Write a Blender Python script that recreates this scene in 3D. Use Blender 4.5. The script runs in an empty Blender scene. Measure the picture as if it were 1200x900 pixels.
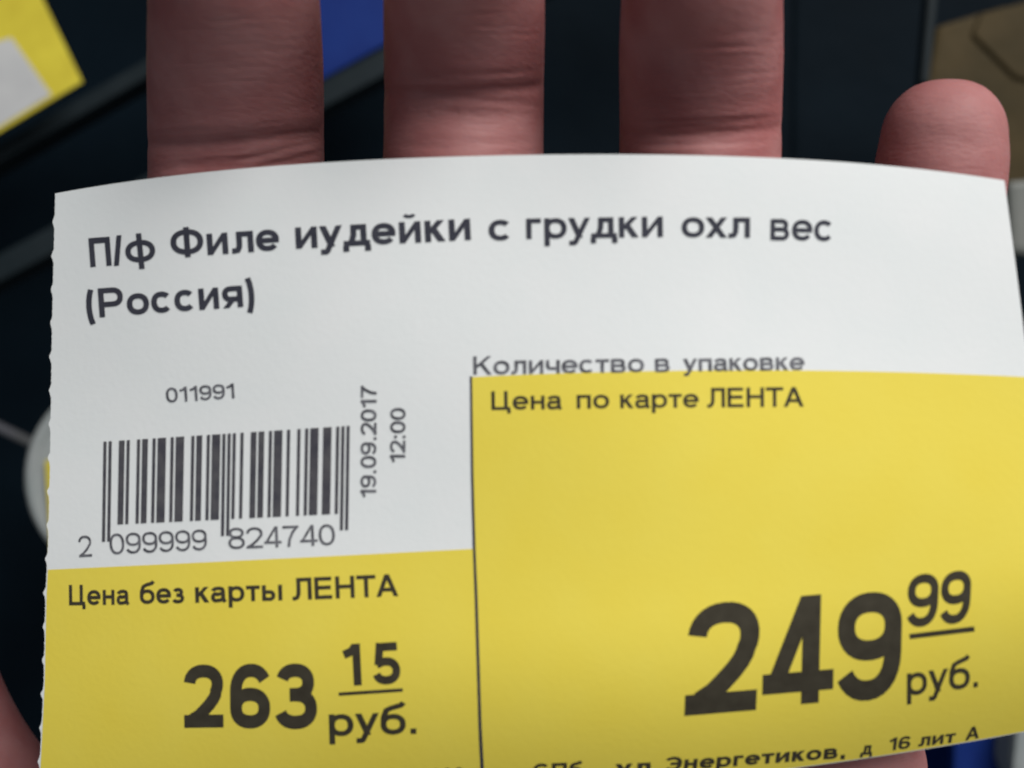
import bpy, bmesh, math, random
import numpy as np
from mathutils import Vector

random.seed(4); np.random.seed(4)
sc = bpy.context.scene
MM = 0.001
F = 1287.0            # focal length in units of the 1200 px wide photograph
CAMZ = 450.0          # camera height over the shelf, mm

# ------------------------------------------------------------------ camera
cd = bpy.data.cameras.new('camera'); cam = bpy.data.objects.new('camera', cd)
sc.collection.objects.link(cam); sc.camera = cam
cam.location = (0, 0, CAMZ*MM)
cd.sensor_width = 36; cd.lens = F/1200*36
cd.clip_start = 0.005; cd.clip_end = 20
cd.dof.use_dof = True
cd.dof.focus_distance = 0.134
cd.dof.aperture_fstop = (cd.lens*MM)/(0.00205)      # pupil about 2 mm
# ------------------------------------------------------------------ world and lamps
w = bpy.data.worlds.new('World'); sc.world = w; w.use_nodes = True
bg = w.node_tree.nodes['Background']
bg.inputs['Color'].default_value = (0.82, 0.92, 1.0, 1); bg.inputs['Strength'].default_value = 0.14
sc.view_settings.view_transform = 'Standard'; sc.view_settings.look = 'None'
sc.view_settings.exposure = 0; sc.view_settings.gamma = 1
def lamp(name, loc, target, size, power, col):
    d = bpy.data.lights.new(name, 'AREA'); d.shape = 'RECTANGLE'; d.size = size[0]; d.size_y = size[1]
    d.energy = power; d.color = col
    o = bpy.data.objects.new(name, d); sc.collection.objects.link(o)
    o.location = loc
    o.rotation_euler = (Vector(target)-Vector(loc)).to_track_quat('-Z', 'Y').to_euler()
    return o
lamp('overhead_light', (0.85, 1.15, 1.5), (0, 0, 0.33), (1.3, 1.1), 50.5, (1.0, 0.985, 0.95))
lamp('overhead_light', (0.1, -0.3, 2.0), (0, 0, 0.33), (1.2, 0.3), 2.0, (0.92, 0.97, 1.0))  # weak soft fill added from overhead, not a known fixture

# ------------------------------------------------------------------ helpers
def W(px, py, D):
    """point seen at photograph pixel px,py when it lies D mm below the camera"""
    return ((px-600)*D/F, -(py-450)*D/F, CAMZ-D)

def poly(pts, deg):
    xs, ys = zip(*pts)
    c = np.polyfit(xs, ys, deg)
    return lambda x: float(np.polyval(c, x))
def lin(pts):
    xs, ys = zip(*pts)
    return lambda x: float(np.interp(x, xs, ys))

def mesh_obj(name, verts, faces, mat=None, parent=None, smooth=False):
    me = bpy.data.meshes.new(name)
    me.from_pydata([tuple(c*MM for c in v) for v in verts], [], faces)
    me.update()
    if mat: me.materials.append(mat)
    o = bpy.data.objects.new(name, me); sc.collection.objects.link(o)
    if parent: o.parent = parent
    if smooth: me.shade_smooth()
    return o

def bm_obj(name, bm, mat=None, parent=None, smooth=False):
    me = bpy.data.meshes.new(name); bm.to_mesh(me); bm.free()
    if mat: me.materials.append(mat)
    o = bpy.data.objects.new(name, me); sc.collection.objects.link(o)
    if parent: o.parent = parent
    if smooth: me.shade_smooth()
    return o

def empty(name, loc=(0, 0, 0)):
    o = bpy.data.objects.new(name, None); sc.collection.objects.link(o)
    o.location = tuple(c*MM for c in loc); o.empty_display_size = 0.01
    return o
def tag(o, label, cat, group=None):
    o['label'] = label; o['category'] = cat
    if group: o['group'] = group

def material(name, col, rough=0.5, col2=None, nscale=200, namt=0.5, bump=0.0, bscale=900, spec=0.5, sss=0, coat=0, metal=0, stretch=None):
    m = bpy.data.materials.new(name); m.use_nodes = True
    nt = m.node_tree; b = nt.nodes['Principled BSDF']
    b.inputs['Base Color'].default_value = (*col, 1); b.inputs['Roughness'].default_value = rough
    b.inputs['Specular IOR Level'].default_value = spec; b.inputs['Metallic'].default_value = metal
    b.inputs['Coat Weight'].default_value = coat
    tc = nt.nodes.new('ShaderNodeTexCoord')
    vec = tc.outputs['Object']
    if stretch:
        mp = nt.nodes.new('ShaderNodeMapping'); mp.inputs['Scale'].default_value = stretch
        nt.links.new(vec, mp.inputs['Vector']); vec = mp.outputs['Vector']
    if col2:
        n = nt.nodes.new('ShaderNodeTexNoise'); n.inputs['Scale'].default_value = nscale; n.inputs['Detail'].default_value = 5
        nt.links.new(vec, n.inputs['Vector'])
        r = nt.nodes.new('ShaderNodeValToRGB')
        r.color_ramp.elements[0].position = 0.5-namt/2; r.color_ramp.elements[1].position = 0.5+namt/2
        r.color_ramp.elements[0].color = (*col, 1); r.color_ramp.elements[1].color = (*col2, 1)
        nt.links.new(n.outputs['Fac'], r.inputs['Fac']); nt.links.new(r.outputs['Color'], b.inputs['Base Color'])
    if bump:
        n = nt.nodes.new('ShaderNodeTexNoise'); n.inputs['Scale'].default_value = bscale; n.inputs['Detail'].default_value = 6
        nt.links.new(vec, n.inputs['Vector'])
        bp = nt.nodes.new('ShaderNodeBump'); bp.inputs['Strength'].default_value = 1.0; bp.inputs['Distance'].default_value = bump*MM
        nt.links.new(n.outputs['Fac'], bp.inputs['Height']); nt.links.new(bp.outputs['Normal'], b.inputs['Normal'])
    if sss:
        b.inputs['Subsurface Weight'].default_value = sss
        b.inputs['Subsurface Radius'].default_value = (1.0, 0.35, 0.22)
        b.inputs['Subsurface Scale'].default_value = 0.0028
    return m

M_paper = material('paper', (0.745, 0.768, 0.772), 0.62, (0.778, 0.785, 0.79), 130, 0.5, 0.016, 1500, 0.3)
M_yellow = material('yellow_print', (0.79, 0.63, 0.072), 0.55, (0.80, 0.655, 0.09), 110, 0.55, 0.016, 1500, 0.3)
M_ink = material('black_ink', (0.036, 0.037, 0.052), 0.6, (0.052, 0.053, 0.070), 700, 0.4, spec=0.15)
M_inkg = material('grey_ink', (0.06, 0.06, 0.072), 0.6, (0.17, 0.17, 0.19), 1200, 0.3, spec=0.2)
M_inky = material('brown_black_ink', (0.040, 0.034, 0.024), 0.6, (0.055, 0.048, 0.034), 700, 0.4, spec=0.12)
M_bars = material('barcode_ink', (0.055, 0.053, 0.068), 0.6, (0.095, 0.092, 0.10), 700, 0.4, spec=0.15)
M_navy = material('navy_plastic', (0.0012, 0.0035, 0.006), 0.65, (0.0025, 0.0065, 0.011), 14, 0.4, 0.6, 60, 0.04)
M_rail = material('dark_rail', (0.006, 0.011, 0.014), 0.6, (0.014, 0.020, 0.024), 40, 0.5, 0.3, 100, 0.15)
M_black = material('black_plastic', (0.003, 0.003, 0.004), 0.5, (0.007, 0.006, 0.006), 30, 0.4, 0.3, 100, 0.3)
M_blue = material('blue_board', (0.004, 0.018, 0.13), 0.5, (0.006, 0.026, 0.16), 60, 0.5, 0.1, 300, 0.15)
M_tagwhite = material('dull_white_card', (0.42, 0.42, 0.43), 0.5, (0.5, 0.5, 0.5), 90, 0.5, 0.1, 300, 0.2)  # darker white than the label paper
M_tagyellow = material('dull_yellow_card', (0.50, 0.40, 0.035), 0.5, (0.62, 0.52, 0.05), 90, 0.5, 0.1, 300, 0.2)  # darker yellow than the label print
M_blue2 = material('dull_blue_film', (0.02, 0.045, 0.10), 0.4, (0.012, 0.06, 0.06), 90, 0.4, 0.1, 300, 0.3)
M_rail2 = material('dull_grey_rail', (0.06, 0.062, 0.06), 0.6, (0.09, 0.09, 0.115), 60, 0.5, 0.1, 200, 0.2)
M_brown = material('brown_card', (0.030, 0.022, 0.008), 0.6, (0.062, 0.043, 0.018), 45, 0.5, 0.3, 200, 0.1)
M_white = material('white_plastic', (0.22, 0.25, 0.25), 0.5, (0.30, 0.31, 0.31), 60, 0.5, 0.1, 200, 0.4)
M_grey = material('grey_plastic', (0.09, 0.10, 0.09), 0.5, (0.15, 0.15, 0.14), 60, 0.5, 0.1, 200, 0.4)

# ================================================================== PRICE LABEL
y_top = poly([(63, 228), (177, 207), (383, 191.5), (453, 187), (640, 181.5), (725, 180.5), (800, 181), (915, 185), (1025, 193), (1100, 201), (1178, 213), (1240, 222)], 4)
y_bot = poly([(40, 972), (400, 950), (700, 925), (900, 905), (1000, 891), (1067, 881), (1137, 869), (1190, 860), (1245, 849)], 3)
x_left = lin([(200, 64), (228, 63.5), (325, 61), (395, 59.5), (470, 58.5), (560, 57), (640, 55), (700, 52), (800, 50), (860, 47), (900, 45), (990, 41)])
x_right = poly([(213, 1178), (300, 1188), (365, 1196.5), (420, 1204), (600, 1224), (860, 1246)], 2)
x_div = lin([(430, 551.5), (441, 552), (600, 554), (700, 558), (850, 562.5), (900, 565), (970, 568)])
yb_left = poly([(53, 668), (200, 660.5), (400, 651.5), (555, 643)], 2)
yb_right = poly([(552, 441.5), (700, 437), (947, 434), (1066, 436), (1200, 442)], 2)

def depth(px, py):
    q = (840-px)/840
    d = 108 + (16*q*q if q > 0 else 0.6*q*q)*(1.05-0.15*py/900)
    d += 1.2*(py/900)
    t = max(0.0, (py-(y_bot(px)-210))/210)
    d += 6.0*t**2.4*(0.55+0.45*min(1, max(0, px/1000)))
    d += 0.22*math.sin(px*0.011+py*0.004)+0.12*math.sin(py*0.017-px*0.005)
    return d
def S(px, py, off=0.0):
    return W(px, py, depth(px, py)-off)

label = empty('price_label', S(640, 500))
tag(label, 'white and yellow shop price label printed 263 15 and 249 99 lying curved on fingers', 'price label')
LOC = S(640, 500)
def sub(v): return tuple(a-b for a, b in zip(v, LOC))

def sheet(name, s_n, t_n, xl, xr, yt, yb, mat, off, perf=0, thick=0):
    vs, fs = [], []
    for j in range(t_n+1):
        t = j/t_n
        for i in range(s_n+1):
            s = (i/s_n)
            if perf and i < 4: s = (0, .002, .004, .008)[i]
            x = 60+s*1150; y = 500
            for _ in range(5):
                y = yt(x)+(yb(x)-yt(x))*t
                x = xl(y)+(xr(y)-xl(y))*s
            if perf and s < 0.0042:
                ph = ((y-201)/39.5) % 1.0
                nub = math.exp(-((ph-0.5)/0.115)**2)
                jit = 0.5*math.sin(y*1.7)+0.4*math.sin(y*0.63+1)
                x += (1.2-2.6*nub*(0.95+0.12*math.sin(y*0.11))+0.35*jit)*(1-s/0.0042)
            vs.append(sub(S(x, y, off)))
    for j in range(t_n):
        for i in range(s_n):
            a = j*(s_n+1)+i
            fs.append((a, a+s_n+1, a+s_n+2, a+1))
    o = mesh_obj(name, vs, fs, mat, label, not thick)
    if thick:
        md = o.modifiers.new('thickness', 'SOLIDIFY'); md.thickness = thick*MM; md.offset = -1
    return o
sheet('paper_sheet', 170, 330, x_left, x_right, y_top, y_bot, M_paper, 0, perf=1, thick=0.09)
sheet('yellow_panel', 50, 40, lambda y: x_left(y)+2.5, x_div, yb_left, lambda x: y_bot(x)-0.8, M_yellow, 0.03)
sheet('yellow_panel', 70, 60, x_div, lambda y: x_right(y)-1, yb_right, lambda x: y_bot(x)-0.8, M_yellow, 0.03)
OFF = 0.055
def strip(name, pts, wd, mat=M_ink):
    """a printed line through the points, wd px thick"""
    vs, fs = [], []
    N = 40
    P = np.array(pts, float); tt = np.linspace(0, len(P)-1, N+1)
    for k, t in enumerate(tt):
        x = np.interp(t, range(len(P)), P[:, 0]); y = np.interp(t, range(len(P)), P[:, 1])
        i = min(int(t), len(P)-2); d = P[i+1]-P[i]; d /= np.hypot(*d); n = (-d[1], d[0])
        ww = wd if not isinstance(wd, tuple) else wd[0]+(wd[1]-wd[0])*k/N
        vs += [sub(S(x+n[0]*ww/2, y+n[1]*ww/2, OFF)), sub(S(x-n[0]*ww/2, y-n[1]*ww/2, OFF))]
    for k in range(N): fs.append((2*k, 2*k+2, 2*k+3, 2*k+1))
    return mesh_obj(name, vs, fs, mat, label)

# ---- grotesque letters drawn as pen strokes, cap height 1; ('p', points) pen path, ('d', x0,y0,x1,y1,wx) slanted bar cut level
XH = 0.735
def arc(cx, cy, rx, ry, a0, a1, e=2.25):
    n = max(4, int(abs(a1-a0)/12)); out = []
    for k in range(n+1):
        a = math.radians(a0+(a1-a0)*k/n); c, s_ = math.cos(a), math.sin(a)
        out.append((cx+rx*math.copysign(abs(c)**(2/e), c), cy+ry*math.copysign(abs(s_)**(2/e), s_)))
    return out
def bowl(x0, x1, y0, y1):            # a D shape open to the left, centre lines
    r = (y1-y0)/2; xm = max(x0, x1-r*1.05)
    return [(x0, y1)]+arc(xm, (y0+y1)/2, x1-xm, r, 90, -90)+[(x0, y0)]
def glyph(ch, H):
    h = H/2; X = XH; g = []; low = ch.islower(); T = X if low else 1.0
    P = lambda pts: g.append(('p', pts)); Dg = lambda *q: g.append(('d',)+q)
    def stem(x, y0=0.0, y1=None): P([(x, y0), (x, T if y1 is None else y1)])
    def bar(y, x0, x1): P([(x0, y), (x1, y)])
    sb = 0.10
    if ch in 'Пп': W_ = .80 if not low else .64; stem(h); stem(W_-h); bar(T-h, 0, W_)
    elif ch in 'Нн': W_ = .80 if not low else .63; stem(h); stem(W_-h); bar(T*.53, 0, W_)
    elif ch in 'Ии': W_ = .65; stem(h); stem(W_-h); Dg(h, 0.02, W_-h, T-.02, H*1.0)
    elif ch == 'й': W_ = .65; stem(h); stem(W_-h); Dg(h, .02, W_-h, T-.02, H); g.append(('t', arc(W_/2, 1.0, .15, .085, 195, 345, 2), .6))
    elif ch == 'Ц': W_ = .86; stem(h); stem(.74-h); bar(h, 0, W_); P([(W_-h*.8, .02), (W_-h*.8, -.19)])
    elif ch == 'ш': W_ = .9; stem(h); stem(W_-h); stem(W_/2); bar(h, 0, W_)
    elif ch == 'Ф': W_ = 1.02; stem(W_/2, -.02, 1.02); P(arc(W_/2, .51, W_/2-h, .345, 0, 360)); sb = .05
    elif ch == 'ф': W_ = .98; stem(W_/2, -.27, 1.0); P(arc(W_/2, X/2, W_/2-h, X/2-h*.7, 0, 360)); sb = .05
    elif ch in 'Лл': W_ = .82 if not low else .68; stem(W_-h); bar(T-h, W_*.22, W_); q = W_*.22+h; P([(q, T-h*.5), (q, T*.5), (q-.01, T*.28), (q-.06, T*.13), (q-.14, h*.9), (0, h*.9)]); sb = .06
    elif ch in 'Дд': W_ = .80; bar(h, 0, W_); stem(W_-.1-h); bar(T-h, W_*.28, W_-.1); q = W_*.28+h; P([(q, T-h), (q-.01, T*.5), (q-.06, T*.25), (q-.12, h)]); P([(h*.8, .02), (h*.8, -.19)]); P([(W_-h*.8, .02), (W_-h*.8, -.19)]); sb = .03
    elif ch == 'К': W_ = .82; stem(h); Dg(h*1.5, .38, W_-h*1.3, 1, H*1.25); Dg(.34, .60, W_-h*1.1, 0, H*1.25); sb = .07
    elif ch == 'к': W_ = .60; stem(h); Dg(h*1.4, .30, W_-h*1.3, X, H*1.2); Dg(.24, .46, W_-h*1.1, 0, H*1.25); sb = .07
    elif ch in 'Ссec' and ch != 'e': W_ = .92 if not low else .68; P(arc(W_/2, T/2, W_/2-h, T/2-h, 42, 318)); sb = .05
    elif ch in 'Оо': W_ = 1.0 if not low else .72; P(arc(W_/2, T/2, W_/2-h, T/2-h, 0, 360)); sb = .05
    elif ch == 'Р': W_ = .80; stem(h); P(bowl(h, W_-h, .43, 1-h))
    elif ch == 'р': W_ = .70; stem(h, -.27, X); P(arc(W_/2, X/2, W_/2-h, X/2-h, 0, 360)); sb = .07
    elif ch == 'Е': W_ = .74; stem(h); [bar(y, 0, W_-q) for y, q in ((h, 0), (.52, .05), (1-h, .02))]
    elif ch == 'е': W_ = .72; P(arc(W_/2, X/2, W_/2-h, X/2-h, 0, 322)); bar(X/2-.0, h, W_-.01); sb = .05
    elif ch in 'Тт': W_ = .80 if not low else .60; stem(W_/2); bar(T-h, 0, W_); sb = .03
    elif ch == 'А': W_ = .92; Dg(H*.55, 0, W_/2, 1, H*1.12); Dg(W_-H*.55, 0, W_/2, 1, H*1.12); bar(.31, .2, W_-.2); sb = .0
    elif ch == 'Э': W_ = .9; P(arc(W_/2, .5, W_/2-h, .5-h, 138, -138)); bar(.5, .35, W_-h); sb = .05
    elif ch == 'у': W_ = .68; Dg(H*.52, X, W_*.52, .02, H*1.1); Dg(W_-H*.52, X, W_*.30, -.16, H*1.05); P([(W_*.36, -.10), (W_*.26, -.25+h), (.02, -.25+h)]); sb = .01
    elif ch == 'г': W_ = .46; stem(h); bar(X-h, 0, W_); sb = .08
    elif ch == 'х': W_ = .68; Dg(H*.6, 0, W_-H*.6, X, H*1.2); Dg(W_-H*.6, 0, H*.6, X, H*1.2); sb = .01
    elif ch == 'в': W_ = .66; stem(h); P(bowl(h, W_-h*1.5, X*.52, X-h*.85)); P(bowl(h, W_-h, h*.85, X*.52))
    elif ch == 'ь': W_ = .62; stem(h); P(bowl(h, W_-h, h*.9, X*.56))
    elif ch == 'ы': W_ = .88; stem(h); P(bowl(h, .58-h, h*.9, X*.56)); stem(W_-h)
    elif ch == 'я': W_ = .66; stem(W_-h); P([(W_-x, y) for x, y in bowl(h, W_-h, X*.40, X-h*.9)]); Dg(H*.6, 0, .36, X*.42, H*1.15); sb = .06
    elif ch == 'ч': W_ = .62; stem(W_-h); P([(h, X), (h, X*.62)]+arc(h+.15, X*.58, .15, X*.2, 180, 270)+[(W_-h, X*.38)]); sb = .07
    elif ch == 'а': W_ = .68; P(arc(.33, X-.25, .25, .25-h, 165, 60)+arc(W_-.06-h-.12, X-.27, .12, .27-h, 70, 0)[1:]+[(W_-.06-h, .14), (W_-h*.7, 0)]); P([(W_-.06-h, X*.56), (.28, X*.50)]+arc(.24, .235, .24-h, .215-h*.6, 100, 270)+arc(.30, .24, W_-.36-h, .24-h, 270, 340)); sb = .05
    elif ch == 'б': W_ = .72; P(arc(W_/2, X*.47, W_/2-h, X*.47-h, 0, 360)); P([(h, X*.45), (h+.01, X*.8), (h+.09, X+.08), (.3, X+.15), (W_-.12, 1.0-h*.3), (W_-.05, 1.06)]); sb = .05
    elif ch == 'з': W_ = .56; m_ = X*.53; r1 = (X-h-m_)/2; r2 = (m_-h)/2; P(arc(W_*.47, m_+r1, W_*.45-h, r1, 160, -90)+[(W_*.33, m_)]); P([(W_*.33, m_)]+arc(W_*.46, h+r2, W_*.54-h, r2, 90, -160)); sb = .04
    elif ch == 'т': pass
    elif ch == '/': W_ = .38; Dg(H*.5, -.02, W_-H*.5, 1.02, H*.95); sb = .0
    elif ch == '(': W_ = .28; P(arc(.50, .38, .50-h, .93, 140, 220, 2)); sb = .08
    elif ch == ')': W_ = .28; P([(.28-x, y) for x, y in arc(.50, .38, .50-h, .93, 140, 220, 2)]); sb = .08
    elif ch == '.': W_ = H*1.1; P([(W_/2, 0), (W_/2, H*1.1)]); sb = .12
    elif ch == ',': W_ = H*1.1; P([(W_/2, -.1), (W_/2, H*1.1)]); sb = .12
    elif ch == ':': W_ = H*1.1; P([(W_/2, 0), (W_/2, H*1.1)]); P([(W_/2, X-H*1.1), (W_/2, X)]); sb = .12
    elif ch == '0': W_ = .69; P(arc(W_/2, .5, W_/2-h, .5-h, 0, 360)); sb = .05
    elif ch == '1': W_ = .42; stem(W_-h, 0, 1); P([(W_-h*1.3, .94), (W_-h-.12, .82), (0, .745)]); sb = .12
    elif ch == '2':
        W_ = .70; P(arc(W_/2, .69, W_/2-h, .31-h, 176, -28)+[(.562, .52), (.525, .455), (.46, .375), (.37, .285), (.265, .19), (h*1.45, h*1.25)]); bar(h, 0, W_); sb = .05
    elif ch == '3': W_ = .70; m_ = .525; r1 = (1-h-m_)/2; r2 = (m_-h)/2; P(arc(W_*.47, m_+r1, W_*.47-h, r1, 165, -90)+[(W_*.33, m_)]); P([(W_*.33, m_)]+arc(W_*.47, h+r2, W_*.53-h, r2, 90, -165)); sb = .05
    elif ch == '4': W_ = .74; stem(W_*.80-h, 0, 1); bar(.30-h, 0, W_); Dg(H*.56, .30-H*.9, W_*.80-H*.62, 1, H*1.0); sb = .03
    elif ch == '5': W_ = .70; bar(1-h, .14, W_-.05); P([(.15+h*.6, 1), (.04+h, .50-h*.3)]); P([(.05+h*.6, .50)]+arc(W_*.48, .325, W_*.52-h, .325-h, 128, -165)); sb = .05
    elif ch in '69':
        W_ = .70; pts1 = arc(W_/2, .315, W_/2-h, .315-h, 0, 360)
        pts2 = arc(W_*.56, .62, W_*.56-h, .38-h, 200, 90)+arc(W_*.53, .72, W_*.43-h, .28-h, 90, 22)[1:]
        pts2 = [(h+.0, .30), (h+.0, .42)]+arc(W_*.53, .56, W_*.53-h, .44-h, 180, 32)
        if ch == '9': pts1 = [(W_-x, 1-y) for x, y in pts1]; pts2 = [(W_-x, 1-y) for x, y in pts2]
        P(pts1); P(pts2); sb = .05
    elif ch == '7': W_ = .68; bar(1-h, 0, W_); P([(W_-h*1.2, 1-h), (W_*.62, .68), (W_*.42, .35), (W_*.36, 0)]); sb = .05
    elif ch == '8': W_ = .70; P(arc(W_/2, .755, W_/2-h-.03, .245-h*.8, 0, 360)); P(arc(W_/2, .285, W_/2-h, .285-h*.9, 0, 360)); sb = .05
    elif ch == ' ': W_ = .30; sb = 0
    else: raise KeyError(ch)
    return g, W_, sb
def ribbon(pts, H):
    """quads of even width along pts with mitred corners"""
    P = [np.array(p, float) for p in pts]
    Q = [P[0]]
    for a_, b_ in zip(P, P[1:]):
        n_ = max(1, int(np.hypot(*(b_-a_))/.14))
        for k in range(1, n_+1): Q.append(a_+(b_-a_)*k/n_)
    P = Q; closed = np.hypot(*(P[0]-P[-1])) < 1e-4
    L, R = [], []
    for i, p in enumerate(P):
        if closed: a_, b_ = (P[i-1] if i > 0 else P[-2]), (P[i+1] if i < len(P)-1 else P[1])
        else: a_, b_ = P[max(i-1, 0)], P[min(i+1, len(P)-1)]
        d1 = p-a_; d2 = b_-p
        d1 = d1/np.hypot(*d1) if np.hypot(*d1) > 1e-9 else d2/np.hypot(*d2)
        d2 = d2/np.hypot(*d2) if np.hypot(*d2) > 1e-9 else d1
        t = d1+d2; t /= max(np.hypot(*t), 1e-6); n_ = np.array([-t[1], t[0]])
        m = min(1.6, 1/max(.3, np.dot(n_, [-d1[1], d1[0]])))
        L.append(p+n_*H/2*m); R.append(p-n_*H/2*m)
    return L, R
def text_bm(body, H, lanes=1):
    bm = bmesh.new(); x = 0.0; prev = 0
    lay = bm.verts.layers.float.new('lift'); kk = 0
    for ci, ch in enumerate(body):
        g, W_, sb = glyph(ch, H)
        sb *= 0.72
        if ci: x += sb+prev
        for st in g:
            kk += 1
            if st[0] == 'p': L, R = ribbon(st[1], H)
            elif st[0] == 't': L, R = ribbon(st[1], H*st[2])
            else:
                _, x0, y0, x1, y1, wx = st; n_ = 8
                L = [(x0+(x1-x0)*k/n_-wx/2, y0+(y1-y0)*k/n_) for k in range(n_+1)]
                R = [(x0+(x1-x0)*k/n_+wx/2, y0+(y1-y0)*k/n_) for k in range(n_+1)]
            cols = []
            for q in range(lanes+1):
                f_ = q/lanes
                cols.append([bm.verts.new((x+l[0]*(1-f_)+r_[0]*f_, l[1]*(1-f_)+r_[1]*f_, 0)) for l, r_ in zip(L, R)])
            for c_ in cols:
                for v in c_: v[lay] = (kk % 7)*0.0015
            for vl, vr in zip(cols, cols[1:]):
                for i in range(len(vl)-1): bm.faces.new((vl[i], vr[i], vr[i+1], vl[i+1]))
        x += W_; prev = sb
    for f in bm.faces: f.normal_update()
    bmesh.ops.reverse_faces(bm, faces=[f for f in bm.faces if f.normal.z < 0])
    return bm

def lettering(name, items, mat=M_ink):
    """items: (text, (x0,y0), (x1,y1), cap height px, bold offset[, lean px per cap height[, mode]])
    the text's ink runs from x0 to x1 along the baseline p0-p1"""
    out = bmesh.new()
    for it in items:
        body, p0, p1, h, bold = it[:5]
        lean = it[5] if len(it) > 5 else 0.0
        bm = text_bm(body, bold, 5 if h > 40 else 1); lay = bm.verts.layers.float['lift']
        xs = [v.co.x for v in bm.verts]; x0, x1 = min(xs), max(xs)
        L = math.hypot(p1[0]-p0[0], p1[1]-p0[1])
        ux, uy = (p1[0]-p0[0])/L, (p1[1]-p0[1])/L
        vx, vy = (uy, -ux)                                     # up on the page, at right angles to the baseline
        if len(it) > 6 and it[6] == 'v': vx, vy = 0.0, -1.0     # upright strokes whatever the slope
        for v in bm.verts:
            s = (v.co.x-x0)/(x1-x0); q = v.co.y*h
            px = p0[0]+(p1[0]-p0[0])*s+vx*q+lean*q/h
            py = min(p0[1]+(p1[1]-p0[1])*s+vy*q, y_bot(px)-1.0)
            v.co = Vector(sub(S(px, py, OFF+v[lay])))*MM
        me = bpy.data.meshes.new('t'); bm.to_mesh(me); bm.free(); out.from_mesh(me); bpy.data.meshes.remove(me)
    return bm_obj(name, out, mat, label)

B = 0.18
lettering('product_name', [
    ('П/', (106, 313), (145, 310), 34, B+.02), ('ф', (148, 308), (183, 304.5), 33, B),
    ('Филе', (201, 302), (328, 293), 34, B), ('иудейки', (347, 291.5), (552, 281), 34, B),
    ('с', (573, 282), (597, 281.5), 33, B-.01), ('грудки', (617, 280), (777, 277.5), 32.5, .165),
    ('охл', (799, 278), (879, 278.5), 32, .165), ('вес', (903, 281), (974, 282.5), 33, .15),
    ('(Россия)', (102, 373), (299, 358.5), 34, B)], M_ink)
lettering('item_code', [('011991', (195, 472), (275, 466.5), 17.5, .15)], M_inkg)
lettering('date_print', [('19.09.2017', (441, 583), (441.5, 452), 18.5, .16)], M_inkg)
lettering('time_print', [('12:00', (475, 542), (475.5, 478), 18, .16)], M_inkg)
lettering('barcode_number', [('2', (93, 653), (108, 652), 25, .115), ('099999', (129, 650), (243, 644.5), 24.5, .115),
    ('824740', (268, 643.5), (393, 638.5), 24.5, .115)], M_inkg)
# EAN bars of the number printed below them
Lc = ['0001101','0011001','0010011','0111101','0100011','0110001','0101111','0111011','0110111','0001011']
Gc = ['0100111','0110011','0011011','0100001','0011101','0111001','0000101','0010001','0001001','0010111']
par = 'LLGGLG'; num = '099999824740'
bits = '101'+''.join((Lc if par[i] == 'L' else Gc)[int(num[i])] for i in range(6))+'01010'+''.join(''.join('1' if c == '0' else '0' for c in Lc[int(d)]) for d in num[6:])+'101'
vs, fs = [], []
i = 0
while i < 95:
    if bits[i] == '1':
        j = i
        while j < 95 and bits[j] == '1': j += 1
        guard = i < 3 or i >= 92 or 45 <= i < 50
        xa, xb = 121.5+i/95*288-0.25, 121.5+j/95*288+0.45
        for k in range(9):
            for x in (xa, xb):
                f = (x-121.5)/288
                yt = 517.5-18.5*f; yb = (635-14*f) if guard else (615.5-14*f)
                y = yt+(yb-yt)*k/8
                vs.append(sub(S(x-1.8*k/8, y, OFF)))
        n0 = len(vs)-18
        for k in range(8): fs.append((n0+2*k, n0+2*k+2, n0+2*k+3, n0+2*k+1))
        i = j
    else: i += 1
mesh_obj('barcode', vs, fs, M_bars, label)
lettering('quantity_caption', [('Количество', (555, 439), (755, 436), 21.5, .15), ('в', (768, 436), (785, 435.5), 21, .15), ('упаковке', (801, 435.5), (943, 433.5), 20.5, .16)], M_inkg)
lettering('card_price_caption', [('Цена', (576, 480.5), (659, 479.5), 22, .16), ('по', (676, 479), (714, 478.5), 22, .16),
    ('карте', (727, 478.5), (819, 477.5), 22, .16), ('ЛЕНТА', (829, 477.5), (942, 476.5), 23, .16)], M_inky)
lettering('plain_price_caption', [('Цена', (81, 709.5), (152, 708.5), 24, .172), ('без', (164, 708), (216, 707), 25, .172),
    ('карты', (229, 706.5), (331, 703.5), 25, .172), ('ЛЕНТА', (343, 703.5), (467, 698.5), 26, .172)], M_inky)
lettering('plain_price', [('2', (216, 853), (262, 852.5), 74, .205), ('6', (270, 854), (317, 853.5), 76, .205), ('3', (323, 855), (372, 854), 77, .205),
    ('1', (403, 804), (424, 803), 49, .20), ('5', (438, 803), (470, 801), 49, .20)], M_inky)
strip('price_underline', [(397, 813.5), (472, 808.5)], 4, M_inky)
lettering('rouble_mark', [('руб.', (386, 863), (488, 860), 35, .165)], M_inky)
lettering('card_price', [('2', (802, 839), (886, 832), 130, .186, 6, 'v'), ('4', (893, 829), (976, 822), 127, .186, 3, 'v'), ('9', (980, 824), (1055, 818), 127, .186, 3, 'v'),
    ('9', (1062, 736), (1098, 733), 62, .17, 3, 'v'), ('9', (1101, 733), (1136, 729), 62, .17, 3, 'v')], M_inky)
strip('price_underline', [(1066, 746), (1142, 737)], 6, M_inky)
lettering('rouble_mark', [('руб.', (1063, 816), (1146, 805), 36, .15, 0, 'v')], M_inky)
strip('divider_line', [(552, 441), (553.5, 560), (556, 650), (558, 700), (562.5, 850), (565, 900), (567, 930)], (2.6, 4.4))
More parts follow.
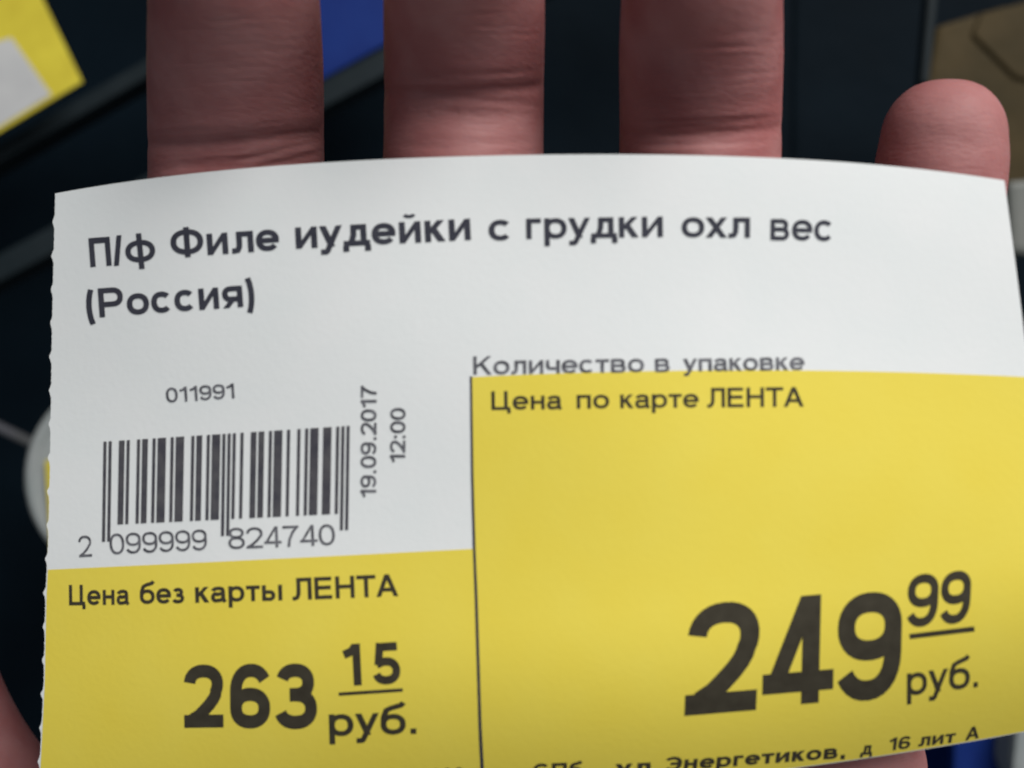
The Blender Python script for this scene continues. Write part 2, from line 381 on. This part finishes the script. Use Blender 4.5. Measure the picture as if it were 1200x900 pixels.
lettering('address_print', [('ООО', (505, 918), (545, 916), 17, .20), ('г.', (583, 915), (595, 914), 17, .20), ('СПб,', (625, 912), (690, 910), 17, .20), ('ул', (722, 908), (763, 906), 17, .20),
    ('Энергетиков,', (779, 904), (990, 888), 16.5, .20, 2, 'v'), ('д', (1008, 885), (1022, 884), 15, .19, 2, 'v'), ('16', (1041, 880), (1066, 877), 15, .19, 2, 'v'),
    ('лит', (1076, 875), (1119, 870), 15, .19, 2, 'v'), ('А', (1131, 868), (1147, 865), 15, .19, 2, 'v')], M_inky)

# ================================================================== HAND
def catmull(P, n):
    P = np.array(P, float); P = np.vstack([2*P[0]-P[1], P, 2*P[-1]-P[-2]])
    out = []
    for i in range(1, len(P)-2):
        for k in range(n):
            t = k/n
            a, b, c, d = P[i-1], P[i], P[i+1], P[i+2]
            out.append(0.5*((2*b)+(-a+c)*t+(2*a-5*b+4*c-d)*t*t+(-a+3*b-3*c+d)*t**3))
    out.append(P[-2]); return np.array(out)
hv, hf = [], []
def tube(pts, n=10, seg=40, round_tip=True, flat=0.0):
    """pts: (x,y,z,rx,rz) along the limb, tip last"""
    C = catmull(pts, n)
    base = len(hv)
    # rounded tip: extend with shrinking rings
    rings = [tuple(c) for c in C]
    if round_tip:
        c = C[-1]; d = C[-1][:3]-C[-2][:3]; d /= np.linalg.norm(d)
        r = (c[3]+c[4])/2*1.0
        for k in range(1, 9):
            a = k/9*math.pi/2
            q = c[:3]+d*r*math.sin(a); m = math.cos(a)**0.85
            rings.append((*q, c[3]*m, c[4]*m))
    R = np.array(rings)
    for i in range(len(R)):
        T = R[min(i+1, len(R)-1)][:3]-R[max(i-1, 0)][:3]; T /= np.linalg.norm(T)
        X = np.array([1, 0, 0])-T*T[0]; X /= np.linalg.norm(X)
        Z = np.cross(X, T)
        for k in range(seg):
            a = 2*math.pi*k/seg
            p = R[i][:3]+X*R[i][3]*math.cos(a)+Z*R[i][4]*math.sin(a)
            hv.append(tuple(p))
    for i in range(len(R)-1):
        for k in range(seg):
            a = base+i*seg+k; b = base+i*seg+(k+1) % seg
            hf.append((a, b, b+seg, a+seg))
    hf.append(tuple(base+k for k in range(seg))[::-1])
    hf.append(tuple(base+(len(R)-1)*seg+k for k in range(seg)))
def pt(px, py, D, rx, rz):           # D is the depth of the limb's upper surface
    return (*W(px, py, D+rz), rx, rz)
# index, middle, ring: tip phalanx raised towards the camera; little finger straight, its tip in view
tube([pt(345, 1080, 126, 11, 11), pt(318, 800, 120, 10.6, 10), pt(300, 620, 118, 10.3, 9.5), pt(286, 420, 117.5, 10.4, 9.5), pt(279, 260, 117.5, 10.1, 8.8), pt(278, 172, 116.8, 9.85, 8.4), pt(277, 70, 109.5, 9.25, 8.0), pt(275, -40, 101, 8.1, 7.0), pt(273, -70, 99, 7.4, 6.4)])
tube([pt(520, 1060, 124, 11, 11), pt(525, 780, 118, 10.2, 10), pt(532, 600, 115.5, 9.8, 9.5), pt(540, 400, 113.5, 9.9, 9.5), pt(543, 220, 112.5, 8.95, 8.6), pt(544, 112, 112.0, 8.75, 8.2), pt(544, 10, 104.5, 8.3, 7.9), pt(543, -90, 96.5, 7.4, 7.0), pt(542, -120, 94.5, 6.7, 6.2)])
tube([pt(720, 1060, 124, 11, 11), pt(760, 800, 118, 10.2, 10), pt(787, 620, 115.5, 9.8, 9.4), pt(808, 420, 113.5, 9.8, 9.3), pt(818, 260, 112, 8.9, 8.5), pt(820, 152, 111.6, 8.75, 8.0), pt(821, 50, 105.5, 8.4, 7.8), pt(822, -45, 98.5, 7.5, 7.0), pt(822, -75, 96.6, 6.8, 6.2)])
tube([pt(905, 1060, 125, 11, 11), pt(970, 880, 121, 9.9, 9.8), pt(1018, 720, 119, 8.9, 8.8), pt(1055, 560, 118, 8.3, 8.2), pt(1082, 380, 114.5, 7.7, 7.5), pt(1096, 250, 113.4, 7.1, 6.9), pt(1103, 190, 113, 6.95, 6.7), pt(1105, 164, 113.0, 6.65, 6.3)])
# palm: metacarpals, heel of the hand, ball of the thumb, wrist, forearm
def pm(px, py, D, rx, rz): return pt(px, py, D, rx, rz)
tube([pm(470, 1900, 142, 15, 14), pm(430, 1500, 133, 15, 15), pm(380, 1150, 124.5, 13, 13), pm(325, 830, 121.5, 11, 10.5)], round_tip=True)
tube([pm(560, 1900, 142, 15, 14), pm(550, 1500, 134, 15, 15), pm(535, 1150, 125.5, 14, 13), pm(525, 820, 119.5, 11.5, 11)])
tube([pm(650, 1900, 142, 15, 14), pm(680, 1500, 134, 15, 15), pm(710, 1150, 125.5, 14, 13), pm(752, 820, 119.5, 11.5, 11)])
tube([pm(700, 1900, 142, 15, 14), pm(800, 1500, 131, 17, 15), pm(895, 1150, 121, 16, 13.5), pm(968, 900, 119.5, 11.5, 10)])
tube([pm(800, 1650, 132, 17, 15), pm(880, 1350, 122, 18, 15), pm(950, 1050, 120.0, 13.5, 12.5), pm(975, 930, 120.0, 11.0, 10)])
tube([pm(430, 1800, 140, 17, 15), pm(300, 1480, 127, 20, 17), pm(180, 1200, 128, 16, 14)])
# thumb
tube([pm(400, 1650, 140, 14, 13), pm(215, 1300, 138, 14, 13), pm(60, 1060, 142, 11.5, 11), pm(-55, 890, 146, 10.3, 9.6), pm(-110, 740, 148, 9.6, 8.8), pm(-150, 600, 149, 9.6, 8.2), pm(-160, 560, 149.5, 8.8, 7.2)])
tube([pm(600, 3000, 150, 33, 24), pm(600, 2500, 146, 31, 21), pm(590, 2000, 141, 27, 18), pm(580, 1750, 137, 27, 17)])
hm = bpy.data.meshes.new('hand'); hm.from_pydata(hv, [], hf); hm.update()
tmp = bpy.data.objects.new('tmp', hm); sc.collection.objects.link(tmp)
r = tmp.modifiers.new('r', 'REMESH'); r.mode = 'VOXEL'; r.voxel_size = 0.62
s = tmp.modifiers.new('s', 'SMOOTH'); s.iterations = 7; s.factor = 0.5
dg = bpy.context.evaluated_depsgraph_get()
hm2 = bpy.data.meshes.new_from_object(tmp.evaluated_get(dg)); bpy.data.objects.remove(tmp)
bmh = bmesh.new(); bmh.from_mesh(hm2)
ee = set()
for f_ in bmh.faces:
    c_ = f_.calc_center_median(); dd = CAMZ-c_.z; yy = 450-c_.y*F/dd; xx = c_.x*F/dd+600
    if f_.normal.z > 0.12 and -12 < yy < 222 and 150 < xx < 1200:
        for e_ in f_.edges: ee.add(e_)
bmesh.ops.subdivide_edges(bmh, edges=list(ee), cuts=2, use_grid_fill=True)
bmh.to_mesh(hm2); bmh.free()
N = len(hm2.vertices); co = np.empty(N*3); hm2.vertices.foreach_get('co', co); co = co.reshape(-1, 3)
nr = np.empty(N*3); hm2.vertices.foreach_get('normal', nr); nr = nr.reshape(-1, 3)
D = CAMZ-co[:, 2]; px = co[:, 0]*F/D+600; py = 450-co[:, 1]*F/D
up = np.clip(nr[:, 2], 0, 1)**0.5
def crease(xa, ya, xb, yb, depth_, width, bow=0.0, fade=12):
    """fold across a finger between two points"""
    t = (px-xa)/(xb-xa); yc = ya+(yb-ya)*t+bow*4*t*(1-t)
    m = 1/(1+np.exp(-(px-xa)/fade*2))/(1+np.exp((px-xb)/fade*2))
    d = (py-yc)
    return -depth_*np.exp(-(d/width)**2)*m + 0.35*depth_*np.exp(-((np.abs(d)-width*2.2)/(width*1.3))**2)*m
disp = np.zeros(N); SOFT = 0.52
for c in [(176, 168, 382, 156, .62, 8, 4), (190, 152, 372, 146, .12, 5, 3), (270, 190, 376, 166, .18, 4, 0), (300, 197, 376, 178, .15, 4, 0),
          (452, 108, 636, 101, .62, 8, 4), (470, 88, 630, 82, .22, 5, 3), (500, 112, 632, 122, .2, 4, 0), (470, 170, 620, 166, .12, 5, 2),
          (728, 158, 914, 150, .45, 8, 2), (735, 142, 900, 138, .2, 4, 2), (740, 170, 900, 166, .15, 4, 0),
          (175, 430, 390, 426, .6, 8, 3), (440, 400, 640, 398, .6, 8, 3), (720, 430, 900, 426, .6, 8, 3), (1010, 350, 1160, 345, .5, 7, 3)]:
    disp += crease(*c)
rng = np.random.RandomState(7)
for (xa, xb, yc, yd, sl, n_) in [(176, 382, 166, 34, -12, 26), (452, 636, 103, 34, -5, 26), (728, 914, 153, 26, -6, 22), (176, 382, 60, 55, -8, 16), (452, 636, 25, 30, -4, 9), (728, 914, 60, 60, -4, 16), (452, 636, 165, 25, 3, 10)]:
    for _ in range(n_):
        a_ = rng.uniform(xa, xb-45); l_ = rng.uniform(30, 110); b_ = min(a_+l_, xb)
        y_ = yc+rng.normal(0, yd*.5); sl_ = sl*(b_-a_)/200+rng.normal(0, 3.0)
        disp += crease(a_, y_, b_, y_+sl_, rng.uniform(.02, .075), rng.uniform(1.6, 3.2), rng.uniform(-2, 2), 8)
# ridges of the little fingertip
rr = np.hypot((px-1105)/1.0, (py-195)/1.35)
disp += 0.012*np.sin(rr*2*np.pi/5.2)*((px > 1010) & (py < 230))
disp += 0.05*np.sin(px*0.05+np.sin(py*0.06)*1.5)*np.sin(py*0.08+1)
co += nr*(disp*up*SOFT)[:, None]
hm2.vertices.foreach_set('co', (co*MM).ravel()); hm2.update()
hm2.shade_smooth()
M_skin = bpy.data.materials.new('skin'); M_skin.use_nodes = True
nt = M_skin.node_tree; b = nt.nodes['Principled BSDF']
tc = nt.nodes.new('ShaderNodeTexCoord')
def noise(sc_, det=4, stretch=None):
    n = nt.nodes.new('ShaderNodeTexNoise'); n.inputs['Scale'].default_value = sc_; n.inputs['Detail'].default_value = det
    if stretch:
        mp = nt.nodes.new('ShaderNodeMapping'); mp.inputs['Scale'].default_value = stretch
        nt.links.new(tc.outputs['Object'], mp.inputs['Vector']); nt.links.new(mp.outputs['Vector'], n.inputs['Vector'])
    else: nt.links.new(tc.outputs['Object'], n.inputs['Vector'])
    return n
n1 = noise(130, 5); rp = nt.nodes.new('ShaderNodeValToRGB')
rp.color_ramp.elements[0].position = 0.35; rp.color_ramp.elements[0].color = (0.30, 0.105, 0.104, 1)
rp.color_ramp.elements[1].position = 0.68; rp.color_ramp.elements[1].color = (0.37, 0.165, 0.162, 1)
nt.links.new(n1.outputs['Fac'], rp.inputs['Fac']); nt.links.new(rp.outputs['Color'], b.inputs['Base Color'])
b.inputs['Roughness'].default_value = 0.55; b.inputs['Specular IOR Level'].default_value = 0.25
b.inputs['Subsurface Weight'].default_value = 0.35; b.inputs['Subsurface Radius'].default_value = (1, .35, .2); b.inputs['Subsurface Scale'].default_value = 0.002
n2 = noise(1.0, 3, (900, 2600, 900)); n3 = noise(420, 4)
ad = nt.nodes.new('ShaderNodeMath'); ad.operation = 'ADD'; nt.links.new(n2.outputs['Fac'], ad.inputs[0]); nt.links.new(n3.outputs['Fac'], ad.inputs[1])
bp = nt.nodes.new('ShaderNodeBump'); bp.inputs['Strength'].default_value = 1; bp.inputs['Distance'].default_value = 0.00007
nt.links.new(ad.outputs[0], bp.inputs['Height']); nt.links.new(bp.outputs['Normal'], b.inputs['Normal'])
hm2.materials.clear(); hm2.materials.append(M_skin)
hand = bpy.data.objects.new('hand', hm2); sc.collection.objects.link(hand)
tag(hand, 'open palm-up left hand with spread fingers carrying the printed label', 'hand')

# ================================================================== BEHIND: shelf and goods
def prism(name, poly_px, D, h, mat, parent=None, bev=0.6, smooth=False, base=None):
    """solid whose top face has the outline poly_px at depth D and goes down h mm"""
    bm = bmesh.new()
    top = [bm.verts.new(Vector(W(x, y, D))*MM) for x, y in poly_px]
    f = bm.faces.new(top)
    if f.normal.z < 0 or True: bm.normal_update()
    if f.normal.z < 0: f.normal_flip()
    ex = bmesh.ops.extrude_face_region(bm, geom=[f])
    for v in ex['geom']:
        if isinstance(v, bmesh.types.BMVert): v.co.z -= h*MM
    bmesh.ops.recalc_face_normals(bm, faces=bm.faces[:])
    if bev: bmesh.ops.bevel(bm, geom=bm.edges[:], offset=bev*MM, segments=2, affect='EDGES', profile=0.6)
    return bm_obj(name, bm, mat, parent)

vs = []; fs = []
n = 40
for j in range(n+1):
    for i in range(n+1):
        vs.append(((i/n-.5)*3000, (j/n-.5)*3000, 0))
for j in range(n):
    for i in range(n): a = j*(n+1)+i; fs.append((a, a+1, a+n+2, a+n+1))
g = mesh_obj('shelf_floor', vs, fs, M_navy); g['kind'] = 'structure'

# diagonal rails of the dark rack
def rail(p0, p1, D, wd, h, mat, lab, name='rack_rail'):
    a = np.array(p0, float); bb = np.array(p1, float); d = bb-a; d /= np.hypot(*d); nn = np.array([-d[1], d[0]])*wd/2
    o = prism(name, [a+nn, bb+nn, bb-nn, a-nn], D, h, mat, bev=1.5)
    tag(o, lab, 'rail', 'dark rails of the rack under the hand'); return o
rail((-330, 368), (480, -98), 400, 20, 14, M_rail, 'dark diagonal rack rail just under the corner of the far yellow tag')
rail((-330, 490), (900, -170), 382, 30, 14, M_rail, 'greyish diagonal rack rail along the lower edge of the blue box')
rail((-300, 360), (120, 560), 395, 9, 5, M_rail2, 'thin grey rail ending beside the white round lid at left')
rail((938, -250), (930, 420), 430, 10, 3, M_navy, 'faint upright rack rail between ring finger and little finger')

# far price tag: yellow border, white field
ft = empty('price_tag', W(20, 60, 380)); tag(ft, 'small blurred yellow bordered white price tag behind the hand at upper left', 'price tag')
def under(o, par): 
    o.parent = par; o.matrix_parent_inverse = par.matrix_world.inverted()
ft.location = (0, 0, 0)
under(prism('tag_card', [(46, -8), (96, 96), (-70, 196), (-150, 60), (-60, -60)], 380, 1.2, M_tagyellow, bev=0.2), ft)
under(prism('white_field', [(13, 44), (60, 111), (-66, 188), (-130, 90)], 379.7, 0.2, M_tagwhite, bev=0), ft)
bpy.context.view_layer.update()

# blue box
o = prism('blue_box', [(330, -40), (325, 122), (470, 42), (520, -120)], 385, 8, M_blue, bev=1.2)
tag(o, 'royal blue box seen in the gap between index and middle finger', 'box')
# brown package with pale edge strip at right
bp_ = empty('brown_package'); tag(bp_, 'brown cardboard package with folded flaps behind the little finger', 'package')
under(prism('box_body', [(1098, 30), (1180, 5), (1290, 60), (1290, 200), (1185, 232), (1083, 120)], 372, 8, M_brown, bev=2), bp_)
under(prism('flap', [(1150, 15), (1290, -20), (1300, 120), (1190, 90), (1140, 40)], 371, 0.8, M_brown, bev=0.8), bp_)
under(prism('edge_strip', [(1091, -40), (1102, -40), (1090, 98), (1079, 98)], 356, 6, M_rail, bev=1), bp_)
o = prism('grey_carton', [(1181, 212), (1290, 205), (1290, 310), (1184, 296)], 360, 8, M_grey, bev=2)
tag(o, 'grey carton showing past the upper right edge of the label', 'carton')
# white round lid with yellow sticker at the left edge of the label
def disc(name, cx, cy, D, rad_px, h, mat, lip=1.2):
    bm = bmesh.new(); c = Vector(W(cx, cy, D)); R = rad_px*D/F
    prof = [(0, 0.3), (R*.86, 0.3), (R*.88, 1.2), (R*.95, 1.2), (R*.99, 0.2), (R, -1), (R, -h*0.2), (R*.93, -h*0.22), (R*.88, -h), (0, -h)]
    rows = []
    for r_, z in prof:
        if r_ == 0: rows.append([bm.verts.new((c+Vector((0, 0, z)))*MM)])
        else: rows.append([bm.verts.new((c+Vector((r_*math.cos(2*math.pi*k/72), r_*math.sin(2*math.pi*k/72), z)))*MM) for k in range(72)])
    for a, b_ in zip(rows, rows[1:]):
        for k in range(72):
            k2 = (k+1) % 72
            va = [a[0]] if len(a) == 1 else [a[k2], a[k]]
            vb = [b_[0]] if len(b_) == 1 else [b_[k], b_[k2]]
            bm.faces.new(va+vb)
    bmesh.ops.recalc_face_normals(bm, faces=bm.faces[:])
    return bm_obj(name, bm, mat, smooth=False)
tub = empty('white_tub'); tag(tub, 'white round plastic tub peeking out past the left edge of the label', 'tub')
under(disc('tub_body', 150, 560, 300, 122, 150, M_white), tub)
under(prism('sticker', [(53, 540), (100, 530), (120, 660), (60, 650)], 298.2, 0.3, M_tagyellow, bev=0), tub)
# lower right goods
o = prism('blue_packet', [(1118, 850), (1190, 840), (1172, 960), (1115, 960)], 330, 40, M_blue, bev=3)
tag(o, 'blue packet under the lower right corner of the label', 'packet')
o = prism('white_packet', [(1192, 845), (1290, 830), (1290, 960), (1215, 960), (1186, 905)], 318, 40, M_white, bev=3)
tag(o, 'white packet at the lower right edge beside the blue one', 'packet')
